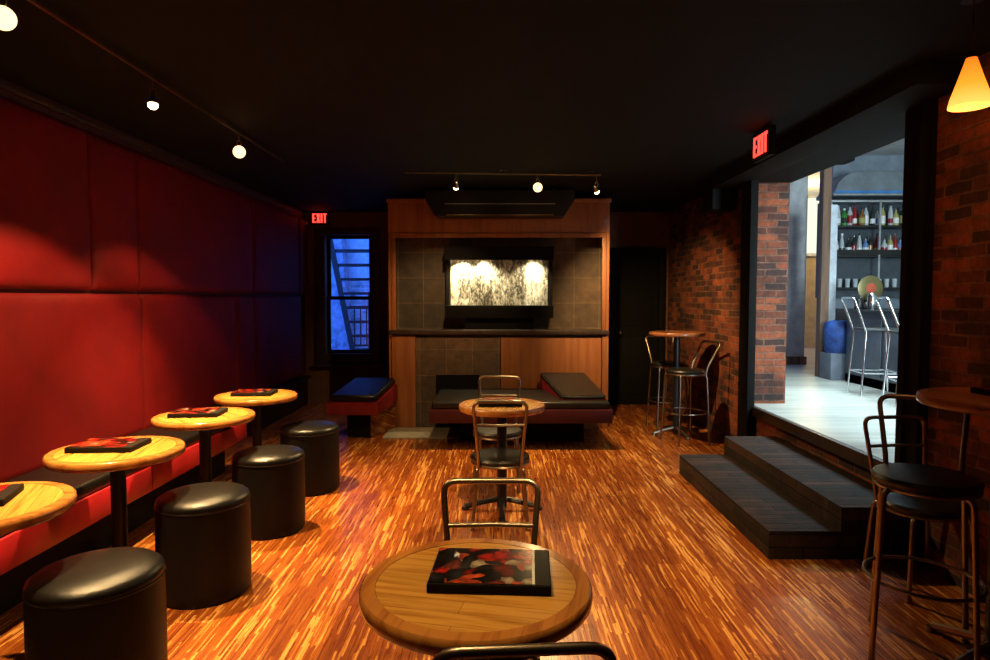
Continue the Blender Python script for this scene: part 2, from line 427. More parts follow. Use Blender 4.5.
# brick steps
t = thing('brick_steps', 'two low dark brick steps leading up to the bar room opening', 'steps', (1.98, 4.6, 0))
st1 = MB().box(1.56 - 1.98, 1.97 - 1.98, 3.61 - 4.6, 5.42 - 4.6, 0, .165, 0.006).build('step', 'step_brick', t)
st2 = MB().box(1.97 - 1.98, 2.418 - 1.98, 3.80 - 4.6, 5.50 - 4.6, 0, .305, 0.006).box(1.97 - 1.98, 2.348 - 1.98, 3.61 - 4.6, 3.81 - 4.6, 0, .305, 0.006).build('step', 'step_brick', t)

# ---------------- padded red wall ----------------
def puffed(y0, y1, z0, z1, name, label):
    bm = bmesh.new(); n = 18; g = 0.006
    w, h = (y1 - y0) - 2 * g, (z1 - z0) - 2 * g; grid = []
    for i in range(n + 1):
        row = []
        for j in range(n + 1):
            u, v = i / n * 2 - 1, j / n * 2 - 1
            u = math.sin(u * math.pi / 2) ; v = math.sin(v * math.pi / 2)
            du, dv = (1 - abs(u)) * w / 2, (1 - abs(v)) * h / 2
            e = min(du, 0.05) / 0.05; f = min(dv, 0.05) / 0.05
            d = 0.012 + 0.036 * math.sqrt(max(0, 1 - (1 - e) ** 2)) * math.sqrt(max(0, 1 - (1 - f) ** 2)) + 0.010 * (1 - u * u) * (1 - v * v)
            row.append(bm.verts.new((d, u * w / 2, v * h / 2)))
        grid.append(row)
    for i in range(n):
        for j in range(n): bm.faces.new((grid[i][j], grid[i + 1][j], grid[i + 1][j + 1], grid[i][j + 1]))
    edge = [grid[i][0] for i in range(n + 1)] + [grid[n][j] for j in range(1, n + 1)] + [grid[i][n] for i in range(n - 1, -1, -1)] + [grid[0][j] for j in range(n - 1, 0, -1)]
    back = [bm.verts.new((0.0, v.co.y, v.co.z)) for v in edge]
    for k in range(len(edge)):
        q = (k + 1) % len(edge); bm.faces.new((edge[k], back[k], back[q], edge[q]))
    bm.faces.new(back)
    b = MB(); b.bm.free(); b.bm = bm
    tag(b.build(name, 'red_vinyl', loc=(XL + 0.001, (y0 + y1) / 2, (z0 + z1) / 2)), label, 'wall panel', 'padded red wall panels')
ups = [(-2.15, 0.1), (0.1, 2.2), (2.2, 4.22), (4.22, 4.77), (4.77, 7.0), (7.0, 8.64), (8.64, 8.98)]
un = ['rear of the room', 'second from the rear', 'nearest in view above the first wall table', 'narrow strip third of those in view', 'wide, above the farther wall tables', 'beyond the farthest wall table', 'sliver in the window corner']
for (a, c), s in zip(ups, un):
    puffed(a, c, 1.545, 2.60, 'wall_panel', 'padded red vinyl wall panel of the upper row, ' + s)
los = [(-2.15, 0.3), (0.3, 2.5), (2.5, 4.79), (4.79, 6.49), (6.49, 7.0), (7.0, 8.7)]
ln = ['rear of the room', 'second from the rear', 'with the brightest light, behind the bench', 'dim one right of the brightest', 'narrow strip past the bench end', 'last one before the window corner']
for (a, c), s in zip(los, ln):
    puffed(a, c, 0.47 if a < 5 else 0.43, 1.535, 'wall_panel', 'padded red vinyl wall panel of the lower row, ' + s)

# ---------------- wall bench (banquette) ----------------
t = thing('banquette_bench', 'long red fronted bench with black seat cushions along the padded red wall', 'bench', (-2.4, 2.0, 0))
MB().box(-.25, .05, -4.1, 3.46, 0, .29).build('base', 'black_paint', t)
MB().box(-.25, .20, -4.1, 3.46, .29, .445, 0.0).build('seat_box', 'black_paint', t)
for k in range(5):
    y0 = -4.1 + k * 1.512
    MB().box(.20, .245, y0 + .002, y0 + 1.51, .295, .45, 0.006).build('fascia', 'red_gloss', t)
    MB().box(-.235, .235, y0 + .004, y0 + 1.508, .451, .525, 0.022, 3).build('seat_cushion', 'leather', t)

# ---------------- window, curtain of the courtyard ----------------
b = MB(); yb = YB - .05
b.box(-2.55, WX0, yb, YB - .001, .58, 2.46, .006).box(WX1, -1.64, yb, YB - .001, .58, 2.46, .006).box(WX0, WX1, yb, YB - .001, WZ1, 2.46, .006).box(WX0, WX1, yb, YB - .001, .58, WZ0, .006)
wroot = struct(b.build('window_1', 'dark_trim'))
sx0, sx1 = WX0 + .002, WX1 - .002
for z0, z1, yy in ((WZ0 + .002, 1.52, YB + .03), (1.48, WZ1 - .002, YB + .075)):
    b = MB(); b.box(sx0, sx0 + .045, yy, yy + .035, z0, z1).box(sx1 - .045, sx1, yy, yy + .035, z0, z1).box(sx0, sx1, yy, yy + .035, z0, z0 + .045).box(sx0, sx1, yy, yy + .035, z1 - .045, z1)
    b.build('window_sash', 'black_paint', wroot)
    MB().box(sx0 + .04, sx1 - .04, yy + .014, yy + .018, z0 + .04, z1 - .04).build('window_pane', 'glass', wroot)
MB().box(-2.58, -1.61, YB - .10, YB - .045, .54, .58, .005).build('window_sill', 'dark_trim', wroot)

# courtyard seen through the window
struct(MB().box(-8, 2.3, 9.3, 14.2, -0.4, -0.2).build('courtyard_ground', plain('concrete', (0.35, 0.37, 0.4), 0.9), smooth=0))
t = thing('courtyard_building', 'pale brick building face across the courtyard outside the window', 'building', (-2.7, 12.8, -0.2))
b = MB(); b.box(-4.5, 4.8, 0, .3, 0, 2.1).box(-4.5, -.35, 0, .3, 2.1, 3.2).box(.75, 4.8, 0, .3, 2.1, 3.2).box(-4.5, 4.8, 0, .3, 3.2, 8)
b.build('wall', brick_mat('pale_brick', (0.88, 0.88, 0.88), (0.6, 0.62, 0.68), (0.9, 0.9, 0.9), (0.34, 0.34, 0.4), 0.6), t)
MB().hexa([(-4.5, -.4, 0), (-.12, -.4, 0), (-.12, -.01, 0), (-4.5, -.01, 0)], [(-4.5, -.4, 8), (-.62, -.4, 8), (-.62, -.01, 8), (-4.5, -.01, 8)]).build('side_wing', plain('dull_render', (0.34, 0.34, 0.42), .9, noise=.3), t)
MB().box(-.35, .75, .16, .20, 2.1, 3.2).build('window_pane', plain('dull_pane', (0.75, 0.78, 0.8), 0.2), t)
b = MB(); b.box(-.35, .75, .02, .12, 2.08, 2.16).box(-.35, .75, .02, .12, 3.12, 3.2).box(.17, .23, .02, .12, 2.1, 3.2)
b.build('window_frame', plain('pale_frame', (0.7, 0.72, 0.75), 0.6), t)
# fire escape stair
Yf = 10.7
def fx(px, py): # point at depth Yf for the picture slope of the stair
    return ((px - 497) / 640 * Yf, 1.5 - (py - 298) / 640 * Yf)
t = thing('fire_escape_stair', 'dark steel fire escape stair climbing outside the window', 'stair', (-2.55, Yf, -0.2))
x0, z0 = fx(326, 215); x1, z1 = fx(356, 372)
for dx in (0.0, 0.98):
    p0 = Vector((x0 + 2.55 + dx, 0, z0 + .2)); p1 = Vector((x1 + 2.55 + dx, 0, z1 + .2))
    w = Vector((0.045, 0, 0.0))
    MB().prism([p0 - w, p0 + w, p1 + w, p1 - w], (0, 0.03, 0)).build('stringer', 'black_metal', t)
for k in range(11):
    f = (k + .5) / 11; zc = z0 + (z1 - z0) * f + .2; xc = x0 + (x1 - x0) * f + 2.55
    MB().box(xc - .02, xc + .95, .03, .28, zc - .022, zc + .022).build('tread', 'black_metal', t)
b = MB()
for k in range(6): b.box(.18 + k * .1, .20 + k * .1, -.12, -.10, 0.9, 1.55)
b.box(.1, .8, -.13, -.09, 1.53, 1.57).box(.1, .8, -.13, -.09, .9, .93).box(.42, .46, -.13, -.09, .0, 1.8)
b.build('railing', 'black_metal', t)

# ---------------- door recess at back right ----------------
b = MB(); b.box(1.56, 1.64, YB - .07, YB - .001, 0, 2.20, .005).box(2.26, 2.34, YB - .07, YB - .001, 0, 2.20, .005).box(1.64, 2.26, YB - .07, YB - .001, 2.12, 2.20, .005)
d = struct(b.build('door_1', 'black_paint'))
b = MB(); b.box(1.645, 2.255, YB - .045, YB - .005, 0.01, 2.115, .003)
for (a, c) in ((.15, .95), (1.1, 1.98)): b.box(1.74, 2.16, YB - .055, YB - .046, a, c, .004)
b.build('door_panel', 'black_paint', d)
MB().lathe([(0.0, 0), (.02, .002), (.026, .02), (.02, .04), (.01, .05), (.01, .07)], (1.70, YB - .115, 1.02), 16, 'Y').build('door_knob', 'brass', d)

# ---------------- fireplace surround ----------------
FY = 7.30
t = thing('fireplace_surround', 'wood clad fireplace wall with a slate lined display niche and dark mantel shelf', 'fireplace', (0.02, FY, 0))
def part(n, mat, fn, par=None, **k):
    b = MB(); fn(b); o = b.build(n, mat, None, **k)
    for v in o.data.vertices: v.co -= Vector((0.02, FY, 0))
    o.parent = par or t; return o
part('upper_panel', 'panel_wood', lambda b: b.box(-1.235, 1.275, FY, FY + .04, 2.24, 2.60, .003).box(-1.235, 1.275, FY + .04, YB - .002, 2.24, 2.60))
part('core', 'dark_trim', lambda b: b.box(-1.235, 1.275, FY + .52, YB - .004, 0, 2.24).box(-1.2, 1.24, FY + .02, FY + .52, 0.0, 1.08))
for x in (-1.235, 1.245):
    part('side_panel', 'panel_wood', lambda b: b.box(x, x + .03, FY + .001, FY + .52, 0, 2.24))
for x in (-1.20, 1.195):
    part('niche_jamb', 'panel_wood', lambda b: b.box(x, x + .045, FY - .008, FY + .05, 1.13, 2.24, .004))
part('niche_head', 'panel_wood', lambda b: b.box(-1.20, 1.24, FY - .015, FY + .06, 2.185, 2.235, .006))
part('slate_lining', 'slate', lambda b: b.box(-1.2, 1.245, FY + .36, FY + .52, 1.09, 2.24))
part('mantel_shelf', 'dark_trim', lambda b: b.box(-1.235, 1.275, FY - .05, FY + .36, 1.085, 1.135, .008))
part('pilaster', 'panel_wood', lambda b: b.box(-1.20, -.93, FY - .02, FY + .02, 0.0, 1.07, .004))
part('slate_front', 'slate', lambda b: b.box(-.925, .035, FY - .012, FY + .02, 0.62, 1.05).box(-.925, -.70, FY - .012, FY + .02, 0, .62).box(-.20, .035, FY - .012, FY + .02, 0, .62))
part('firebox', 'black_paint', lambda b: b.box(-.70, -.20, FY - .004, FY + .02, 0, .62))
part('lower_panel', 'panel_wood', lambda b: b.box(.045, 1.19, FY - .012, FY + .02, 0.0, 1.05, .004))
part('panel_edge', 'panel_wood', lambda b: b.box(1.20, 1.27, FY - .022, FY + .02, 0.0, 1.07, .004))
part('cornice', 'panel_wood', lambda b: b.box(-1.25, 1.29, FY - .03, FY - .002, 2.575, 2.62, .006))

b = MB(); b.box(-1.22, -.12, 6.74, FY - .025, 0.0, 0.018, .003)
tag(b.build('hearth_slab', plain('hearth_stone', (0.30, 0.25, 0.17), 0.6, bump=.2)), 'flat grey stone hearth slab set at the foot of the fireplace wall', 'hearth')

# lit water panel in the niche
t = thing('water_wall_panel', 'brightly lit rippled water panel between black boxes in the slate niche', 'water panel', (0.025, 7.48, 1.136))
z0 = 1.136
MB().box(-.625, .625, -.12, .10, 2.00 - z0, 2.09 - z0, .004).box(-.625, .625, -.13, -.11, 1.935 - z0, 2.09 - z0).build('top_housing', 'black_paint', t)
MB().box(-.625, .625, -.12, .10, 1.27 - z0, 1.415 - z0, .006).box(-.4, .4, -.05, .1, 0.0, 1.27 - z0).build('bottom_tray', 'black_paint', t)
MB().box(-.568, .568, .03, .07, 1.415 - z0, 2.0 - z0).build('water_sheet', 'water', t)
for x in (-.43, -.17, .40):
    MB().lathe([(.03, .0), (.036, .03), (.02, .05)], (x, -.07, 1.945 - z0), 16).build('lamp', 'lamp_face', t)
    lamp('SPOT', 'panel_lamp', (x + .025, 7.41, 1.93), (x * .98 + .025, 7.515, 1.68), 42, (1, .84, .5), .02, 125, .9)
for x in (-.62, .585):
    MB().box(x, x + .035, -.01, .07, 1.415 - z0, 2.0 - z0).build('side_frame', 'black_paint', t)

# long black housing up high with chamfered ends
t = thing('projector_screen_case', 'long black housing with chamfered ends mounted high above the lit water panel', 'screen case', (0.03, 7.12, 2.39))
MB().prism([(-.81, -.12, .278), (.81, -.12, .278), (.81, -.12, .17), (.70, -.12, .0), (-.70, -.12, .0), (-.81, -.12, .17)], (0, .27, 0), .008).build('case_body', 'black_metal', t)
MB().box(-.60, .60, -.128, -.119, .125, .135).build('metal_strip', 'steel', t)
MB().box(-.58, .58, -.128, -.119, .006, .014).build('metal_strip', 'brass', t)
for x in (-.6, .6): MB().box(x - .02, x + .02, -.05, .05, .275, .309).build('bracket', 'black_metal', t)

# ---------------- lounge benches in front of the fireplace ----------------
t = thing('lounge_bench', 'wide red based bench with a black cushion in front of the fireplace', 'bench', (0.23, 6.75, 0))
MB().box(-.62, .68, -.10, .5, 0, .268).build('base', 'black_paint', t)
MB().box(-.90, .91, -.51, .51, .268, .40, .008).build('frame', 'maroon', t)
MB().box(-.875, .885, -.485, .50, .401, .475, .022, 3).build('seat_cushion', 'leather_soft', t)
t = thing('lounge_wedge', 'black padded sloping wedge with a red side on the right end of the wide bench', 'cushion', (0.8, 6.85, .476))
q = lambda x, y, z: (x - .8, y - 6.85, z - .476)
MB().hexa([q(.66, 6.42, .476), q(1.10, 6.42, .476), q(.99, 7.22, .476), q(.49, 7.22, .476)], [q(.66, 6.42, .482), q(1.10, 6.42, .482), q(.99, 7.22, .60), q(.49, 7.22, .60)]).build('wedge_base', 'red_gloss', t)
MB().hexa([q(.655, 6.41, .483), q(1.11, 6.41, .483), q(.995, 7.225, .601), q(.485, 7.225, .601)], [q(.655, 6.41, .515), q(1.11, 6.41, .515), q(.995, 7.225, .66), q(.485, 7.225, .66)], .014).build('wedge_pad', 'leather_soft', t)

t = thing('ramp_bench', 'red edged bench with a black sloping cushion reflecting the blue window light', 'bench', (-1.46, 6.98, 0))
q = lambda x, y, z: (x + 1.46, y - 6.98, z)
f0, f1, b0, b1 = (-1.79, 6.66), (-1.25, 6.66), (-1.64, 7.26), (-1.135, 7.26)
f2 = (-1.265, 7.26)
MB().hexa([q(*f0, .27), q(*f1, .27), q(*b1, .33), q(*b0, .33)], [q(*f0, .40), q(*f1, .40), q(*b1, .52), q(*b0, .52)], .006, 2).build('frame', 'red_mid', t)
MB().hexa([q(f0[0] + .02, 6.68, .402), q(f1[0] - .02, 6.68, .402), q(b1[0] - .02, 7.25, .52), q(b0[0] + .02, 7.25, .52)], [q(f0[0] + .02, 6.68, .475), q(f1[0] - .02, 6.68, .475), q(b1[0] - .02, 7.25, .60), q(b0[0] + .02, 7.25, .60)], .02).build('seat_cushion', 'leather', t)
MB().hexa([q(-1.62, 6.86, 0), q(-1.36, 6.80, 0), q(-1.19, 7.24, 0), q(-1.5, 7.24, 0)], [q(-1.62, 6.86, .285), q(-1.36, 6.80, .28), q(-1.19, 7.24, .325), q(-1.5, 7.24, .325)]).build('base', 'black_paint', t)
MB().hexa([q(-1.355, 6.80, .0), q(-1.335, 6.80, .0), q(-1.165, 7.24, .0), q(-1.185, 7.24, .0)], [q(-1.355, 6.80, .28), q(-1.335, 6.80, .28), q(-1.165, 7.24, .325), q(-1.185, 7.24, .325)]).build('side_cladding', 'floor', t)

# ---------------- round tables ----------------
def make_table(h, r, label, top='oak_top', rim='oak_rim', group=None, foot='disc', cat='table'):
    t = thing('round_table', label, cat, (0, 0, 0), 0, group)
    rw = 0.042; th = 0.042
    MB().lathe([(r - rw - .001, h - th + .004), (r - rw - .001, h - .001), (0.0, h - .001)], n=64).lathe([(0, h - th + .004), (r - rw - .001, h - th + .004)], n=64, caps=False).build('table_top', top, t)
    MB().lathe([(r - rw, h - th), (r - .008, h - th), (r - .002, h - th + .006), (r, h - th / 2), (r - .002, h - .006), (r - .008, h - .0005), (r - rw, h), (r - rw, h - th)], n=72, caps=False).build('table_rim', rim, t)
    MB().lathe([(.035, .02), (.035, h - .05), (.11, h - .049), (.11, h - th - .001)], n=24).build('pedestal', 'black_metal', t)
    if foot == 'disc':
        MB().lathe([(.145, 0), (.145, .012), (.12, .022), (.05, .04), (.036, .07)], n=40).build('foot', 'black_metal', t)
    else:
        for k in range(4):
            a = R(90 * k + 12); c, s = math.cos(a), math.sin(a)
            b = MB(); b.tube([(c * .03, s * .03, .075), (c * .15, s * .15, .05), (c * .26, s * .26, .022)], .02, 8); b.lathe([(.024, 0), (.028, .006), (.024, .02)], (c * .26, s * .26, 0), 14)
            b.build('foot', 'black_metal' if foot == 'cross' else 'tube', t)
    return t
gl = 'round cafe tables along the padded red wall'
proto = make_table(.755, .305, 'round oak cafe table in the foreground centre, nearest the camera', foot='cross')
proto.location = (-.055, 1.655, 0); proto.rotation_euler.z = R(78)
t2 = dup(proto, (.035, 4.48, 0), R(-12), 'round oak cafe table in the middle of the floor, between two metal chairs')
wt = make_table(.755, .305, 'round wall table cut off by the left edge, nearest of the wall row', foot='disc', group=gl)
wt.location = (-1.88, 2.27, 0); wt.rotation_euler.z = R(25)
wl = ['second wall table from the camera, round, with black pedestal, brightly lit', 'third wall table from the camera, round, with black pedestal', 'farthest round wall table, near the window end of the bench']
for (x, y), s, rz in zip([(-1.88, 3.13), (-1.868, 4.05), (-1.86, 4.91)], wl, (10, 50, -15)): dup(wt, (x, y, 0), R(rz), s)
ht = make_table(1.13, .30, 'round high table by the brick wall with two bar stools, far right of the floor', 'red_wood', 'red_wood', foot='tubecross'); ht.location = (1.97, 7.0, 0)
ht2 = dup(ht, (2.055, 2.58, 0), R(8), 'round high table below the glowing pendant, cut off by the right edge')
ht2.scale = (1, 1, 1.10 / 1.13)

# ---------------- menus ----------------
def make_menu(label, seed, w=.235, d=.17, band=True, group=None):
    t = thing('menu_book', label, 'menu', group=group)
    MB().box(-w / 2, w / 2, -d / 2, d / 2, 0, .024, .003).build('cover_board', 'black_paint', t)
    MB().box(-w / 2 + .004, w / 2 - (.048 if band else .041), -d / 2 + .006, d / 2 - .006, .0242, .0262).build('cover_picture', menu_mat('menu_picture', seed), t)
    if band: MB().box(w / 2 - .048, w / 2 - .041, -d / 2 + .006, d / 2 - .006, .0242, .0268).build('spine_strip', 'plaque', t)
    MB().box(w / 2 - .040, w / 2 - .003, -d / 2 + .004, d / 2 - .004, .0242, .0258).build('spine_band', 'leather_soft', t)
    return t
g = 'menus with food photographs'
for k, (x, y, z, rz, w, s) in enumerate([
    (-.015, 1.69, .7555, -3, .315, 'black menu book with red food photographs on the foreground table'),
    (.02, 4.46, .7555, 2, .30, 'menu book lying on the middle table between the metal chairs'),
    (-1.95, 2.30, .7555, 20, .31, 'menu book on the wall table cut off by the left edge'),
    (-1.93, 3.15, .7555, 3, .31, 'menu book on the second wall table from the camera'),
    (-1.91, 4.06, .7555, 5, .30, 'menu book on the third wall table from the camera'),
    (-1.88, 4.93, .7555, 4, .30, 'menu book on the farthest wall table'),
    (2.13, 2.60, 1.1005, 5, .24, 'dark menu book on the high table by the right edge')]):
    m = make_menu(s, k + 1.3, w, .215 if k else .235, band=(k == 0)); m.location = (x, y, z); m.rotation_euler.z = R(rz)

# ---------------- poufs ----------------
def make_pouf(label):
    t = thing('pouf_stool', label, 'stool', group='black leather drum stools')
    r = .222
    MB().lathe([(r - .012, 0), (r - .002, .012), (r, .05), (r + .002, .25), (r, .462)], n=56).build('body', 'leather_body', t)
    MB().lathe([(r - .001, .4625), (r + .002, .475), (r - .003, .492), (r - .020, .505), (r * .6, .518), (r * .25, .522), (0, .523)], n=56).build('seat', 'leather', t)
    MB().ring((0, 0, .4625), r, .004, 56).build('piping', 'leather', t)
    return t
pf = make_pouf('black leather drum stool at bottom left, nearest the camera'); pf.location = (-1.475, 2.31, 0)
for (x, y), s in zip([(-1.50, 3.22), (-1.48, 4.10), (-1.468, 4.97)], ['black leather drum stool, second from the camera, with its shadow on the open floor', 'black leather drum stool, third from the camera', 'farthest black leather drum stool, by the bluish floor']):
    dup(pf, (x, y, 0), random.uniform(0, 3), s)

# ---------------- chairs and bar stools ----------------
def make_chair(label, seat_h, back_h, bar, group=None, cat='chair', name='metal_chair', lean=.225):
    """faces -Y: the back is on the +Y side"""
    t = thing(name, label, cat, group=group)
    r = .195; tr = .0115
    MB().lathe([(r - .02, seat_h - .045), (r, seat_h - .038), (r + .004, seat_h - .02), (r - .006, seat_h - .005), (r - .04, seat_h + .002), (0, seat_h + .006)], n=40).build('seat', 'leather_soft', t)
    MB().ring((0, 0, seat_h - .048), r - .008, .010, 40).build('seat_ring', 'tube', t)
    zb = seat_h - .05
    for sx in (-1, 1):
        for sy in (-1, 1):
            p = [(sx * .09, sy * .09, zb - .005), (sx * .150, sy * .150, zb - .005), (sx * .178, sy * .178, .008)]
            b = MB(); b.tube(fillet(p, .035), tr); b.lathe([(.014, 0), (.014, .014)], (sx * .178, sy * .178, 0), 12)
            b.build('leg', 'tube', t)
    hb = back_h
    pts = [(-.138, .145, zb - .01), (-.140, .16, seat_h + .02), (-.172, lean, seat_h + hb), (.172, lean, seat_h + hb), (.140, .16, seat_h + .02), (.138, .145, zb - .01)]
    pp = fillet(pts, .055, 6)
    MB().tube(pp, tr).build('back_frame', 'tube', t)
    f = .58 if not bar else .0
    if f:
        xx = .140 + .032 * f; yy = .16 + (lean - .16) * f
        MB().tube([(-xx, yy, seat_h + .02 + (hb - .02) * f), (0, yy + .012, seat_h + .02 + (hb - .02) * f), (xx, yy, seat_h + .02 + (hb - .02) * f)], .009).build('back_rail', 'tube', t)
    if bar:
        MB().ring((0, 0, .32), .215, .008, 40).build('foot_ring', 'tube', t)
    else:
        pass
    return t
gc = 'metal cafe chairs in the middle of the floor'
c1 = make_chair('metal chair with round black seat, seen from behind at the middle table', .46, .385, False, gc)
c1.location = (.02, 4.235, 0); c1.rotation_euler.z = R(180)
dup(c1, (.005, 5.06, 0), R(-4), 'metal chair at the far side of the middle table, its back towards the wide bench')
dup(c1, (-.022, 2.04, 0), R(0), 'metal chair tucked under the far side of the foreground table')
dup(c1, (.035, 1.385, 0), R(184), 'metal chair at the bottom edge, only its top rail showing')
dup(c1, (2.20, 3.28, 0), R(3), 'shadowed metal chair in the dark beside the black post and steps')
bs = make_chair('metal bar stool with round black seat in shadow under the high table at right', .765, .277, True, 'metal bar stools', 'bar stool', 'bar_stool', .30)
bs.location = (1.80, 2.66, 0); bs.rotation_euler.z = R(-30)
dup(bs, (1.96, 6.62, -.0), R(-75), 'metal bar stool on the near side of the far high table by the brick wall')
dup(bs, (1.97, 7.36, -.0), R(5), 'metal bar stool on the far side of the far high table by the brick wall')

# ---------------- track lights ----------------
def spot_head(label, loc, aim, power, angle, blend=.7, globe=False, cat='spotlight', drop=2.655, face=.021, group='track spotlights', spill=0):
    x, y, z = loc
    t = thing('track_spotlight', label, cat, (x, y, drop), group=group)
    L = z - drop
    MB().tube([(0, 0, 0), (0, 0, L + .075)], .0035, 8).build('stem', 'brass', t)
    n = 20
    MB().tube([(0.016 * math.cos(2 * math.pi * k / n), 0, L + .06 + .02 * math.sin(2 * math.pi * k / n)) for k in range(n)], .0025, 6, True).build('swivel_loop', 'brass', t)
    d = (Vector(aim) - Vector(loc)).normalized(); rot = d.to_track_quat('-Z', 'Y').to_euler()
    if globe:
        b = MB(); rr = .043
        b.lathe([(0.0, rr)] + [(rr * math.sin(math.pi * k / 12), rr * math.cos(math.pi * k / 12)) for k in range(1, 12)] + [(0.0, -rr)], n=24)
        o = b.build('bulb', 'lamp_globe', t); o.location = (0, 0, L)
        off = .065
    else:
        o = MB().lathe([(.010, .05), (.014, .03), (.026, .004), (.028, 0), (.024, .004), (.012, .02)], n=24, caps=False).build('shade', 'tube', t); o.location = (0, 0, L); o.rotation_euler = rot
        o = MB().lathe([(0, .004), (.02, .004), (.026, -.002), (.024, -.016), (.014, -.026), (0, -.029)], n=24).build('bulb', 'lamp_face', t); o.location = (0, 0, L); o.rotation_euler = rot
        off = .05
    l = lamp('SPOT', 'spot_light', tuple(Vector(loc) + d * off), aim, power, WARM, .02, angle, blend)
    if spill: lamp('SPOT', 'spot_spill', tuple(Vector(loc) + d * off), (x, y + .02, 0), spill, WARM, .02, 112, .22)
    return t
def track(label, p0, p1, z=2.66):
    a, b_ = Vector(p0), Vector(p1); c = (a + b_) / 2
    t = thing('light_track', label, 'light track', (c.x, c.y, z), math.atan2((b_ - a).y, (b_ - a).x))
    h = (b_ - a).length / 2
    MB().box(-h, h, -.008, .008, -.006, .006, .002).build('rail', 'brass', t)
    for s in (-.9, 0, .9): MB().lathe([(.006, .006), (.006, H - z - .008), (.03, H - z - .006), (.03, H - z)], (s * h, 0, 0), 14).build('standoff', 'black_metal', t)
track('thin metal light track over the wall tables', (-1.82, -1.5, 0), (-1.82, 5.5, 0))
track('short thin light track in front of the fireplace wall', (-.86, 6.0, 0), (.98, 6.12, 0))
track('added unseen light track across the middle of the ceiling, above the foreground table', (-.8, 1.55, 0), (1.5, 1.55, 0))  # added track above the view, holds the extra floor and table spots
gls = 'track spotlights over the wall tables'
spot_head('glowing round spotlight at the far end of the wall track', (-1.82, 4.57, 2.53), (-1.84, 4.45, .7), 820, 78, 1.0, True, group=gls, spill=60)
spot_head('small downward spotlight in the middle of the wall track', (-1.82, 3.435, 2.525), (-1.75, 3.30, .7), 610, 66, 1.0, False, group=gls, spill=180)
spot_head('large glowing spotlight in the top left corner', (-1.82, 2.406, 2.53), (-1.75, 2.35, .7), 500, 62, 1.0, True, group=gls, spill=10)
spot_head('spotlight on the wall track behind the camera', (-1.82, 1.2, 2.53), (-1.6, 1.3, 0), 120, 60, .5, False, group=gls)
spot_head('left spotlight of three on the fireplace track', (-.38, 6.0, 2.53), (-.70, 7.4, 1.0), 85, 72, .8)
spot_head('brightest spotlight, middle of three on the fireplace track', (.38, 6.03, 2.53), (.3, 5.1, .0), 420, 100, .7, True)
spot_head('right spotlight of three on the fireplace track, aimed at the brick wall', (.94, 6.11, 2.51), (1.75, 7.2, 1.1), 240, 88, .8)
spot_head('added unseen spotlight over the foreground table', (-.3, 1.55, 2.5), (-.05, 1.75, .3), 100, 62, .8)  # added out of view to brighten the foreground table
spot_head('added unseen spotlight aimed at the open floor by the steps', (.7, 1.55, 2.5), (.55, 3.2, .0), 330, 54, .8)  # added out of view to brighten the open floor
spot_head('added unseen spotlight aimed at the floor left of the foreground table', (-.65, 1.55, 2.5), (-.5, 2.9, .0), 25, 58, .7)  # added out of view, weak fill for the left floor

# pendant
def shade_mat():
    q = NT('amber_glass'); sp = q.n('ShaderNodeSeparateXYZ'); q.l(q.coords(), sp.inputs[0])
    c = q.ramp(q.math('MULTIPLY', sp.outputs[2], 4.3), [(0.0, (1.0, 0.50, 0.09)), (0.35, (1.0, 0.30, 0.02)), (1.0, (0.85, 0.10, 0.004))])
    q.base((0.3, 0.1, 0.02)); q.l(c, q.b.inputs['Emission Color']); q.b.inputs['Emission Strength'].default_value = 1.6
    q.b.inputs['Roughness'].default_value = 0.3
    return q.m
t = thing('pendant_lamp', 'glowing amber cone pendant lamp hanging at top right', 'pendant lamp', (1.886, 2.6, 2.262))
MB().lathe([(.074, 0), (.071, .002), (.070, .03), (.018, .188), (.017, .188), (.019, .19), (.020, .186), (.074, .012), (.0745, .0)], n=48, caps=False).build('lamp_shade', shade_mat(), t)
MB().lathe([(.0, .215), (.012, .215), (.017, .20), (.018, .182), (.0, .182)], n=20).build('lamp_cap', 'black_metal', t)
MB().tube([(0, 0, .21), (0, 0, H - 2.265 - .02)], .003, 8).build('cord', 'brass', t)
MB().lathe([(.045, H - 2.265 - .02), (.045, H - 2.265 - .001)], n=24).build('ceiling_cap', 'black_metal', t)
o = MB().lathe([(0, .04), (.018, .05), (.024, .075), (.014, .11), (.01, .15)], n=16).build('bulb', 'lamp_face', t)
lamp('POINT', 'pendant_light', (1.886, 2.6, 2.215), None, 9, (1, .42, .12), .05)

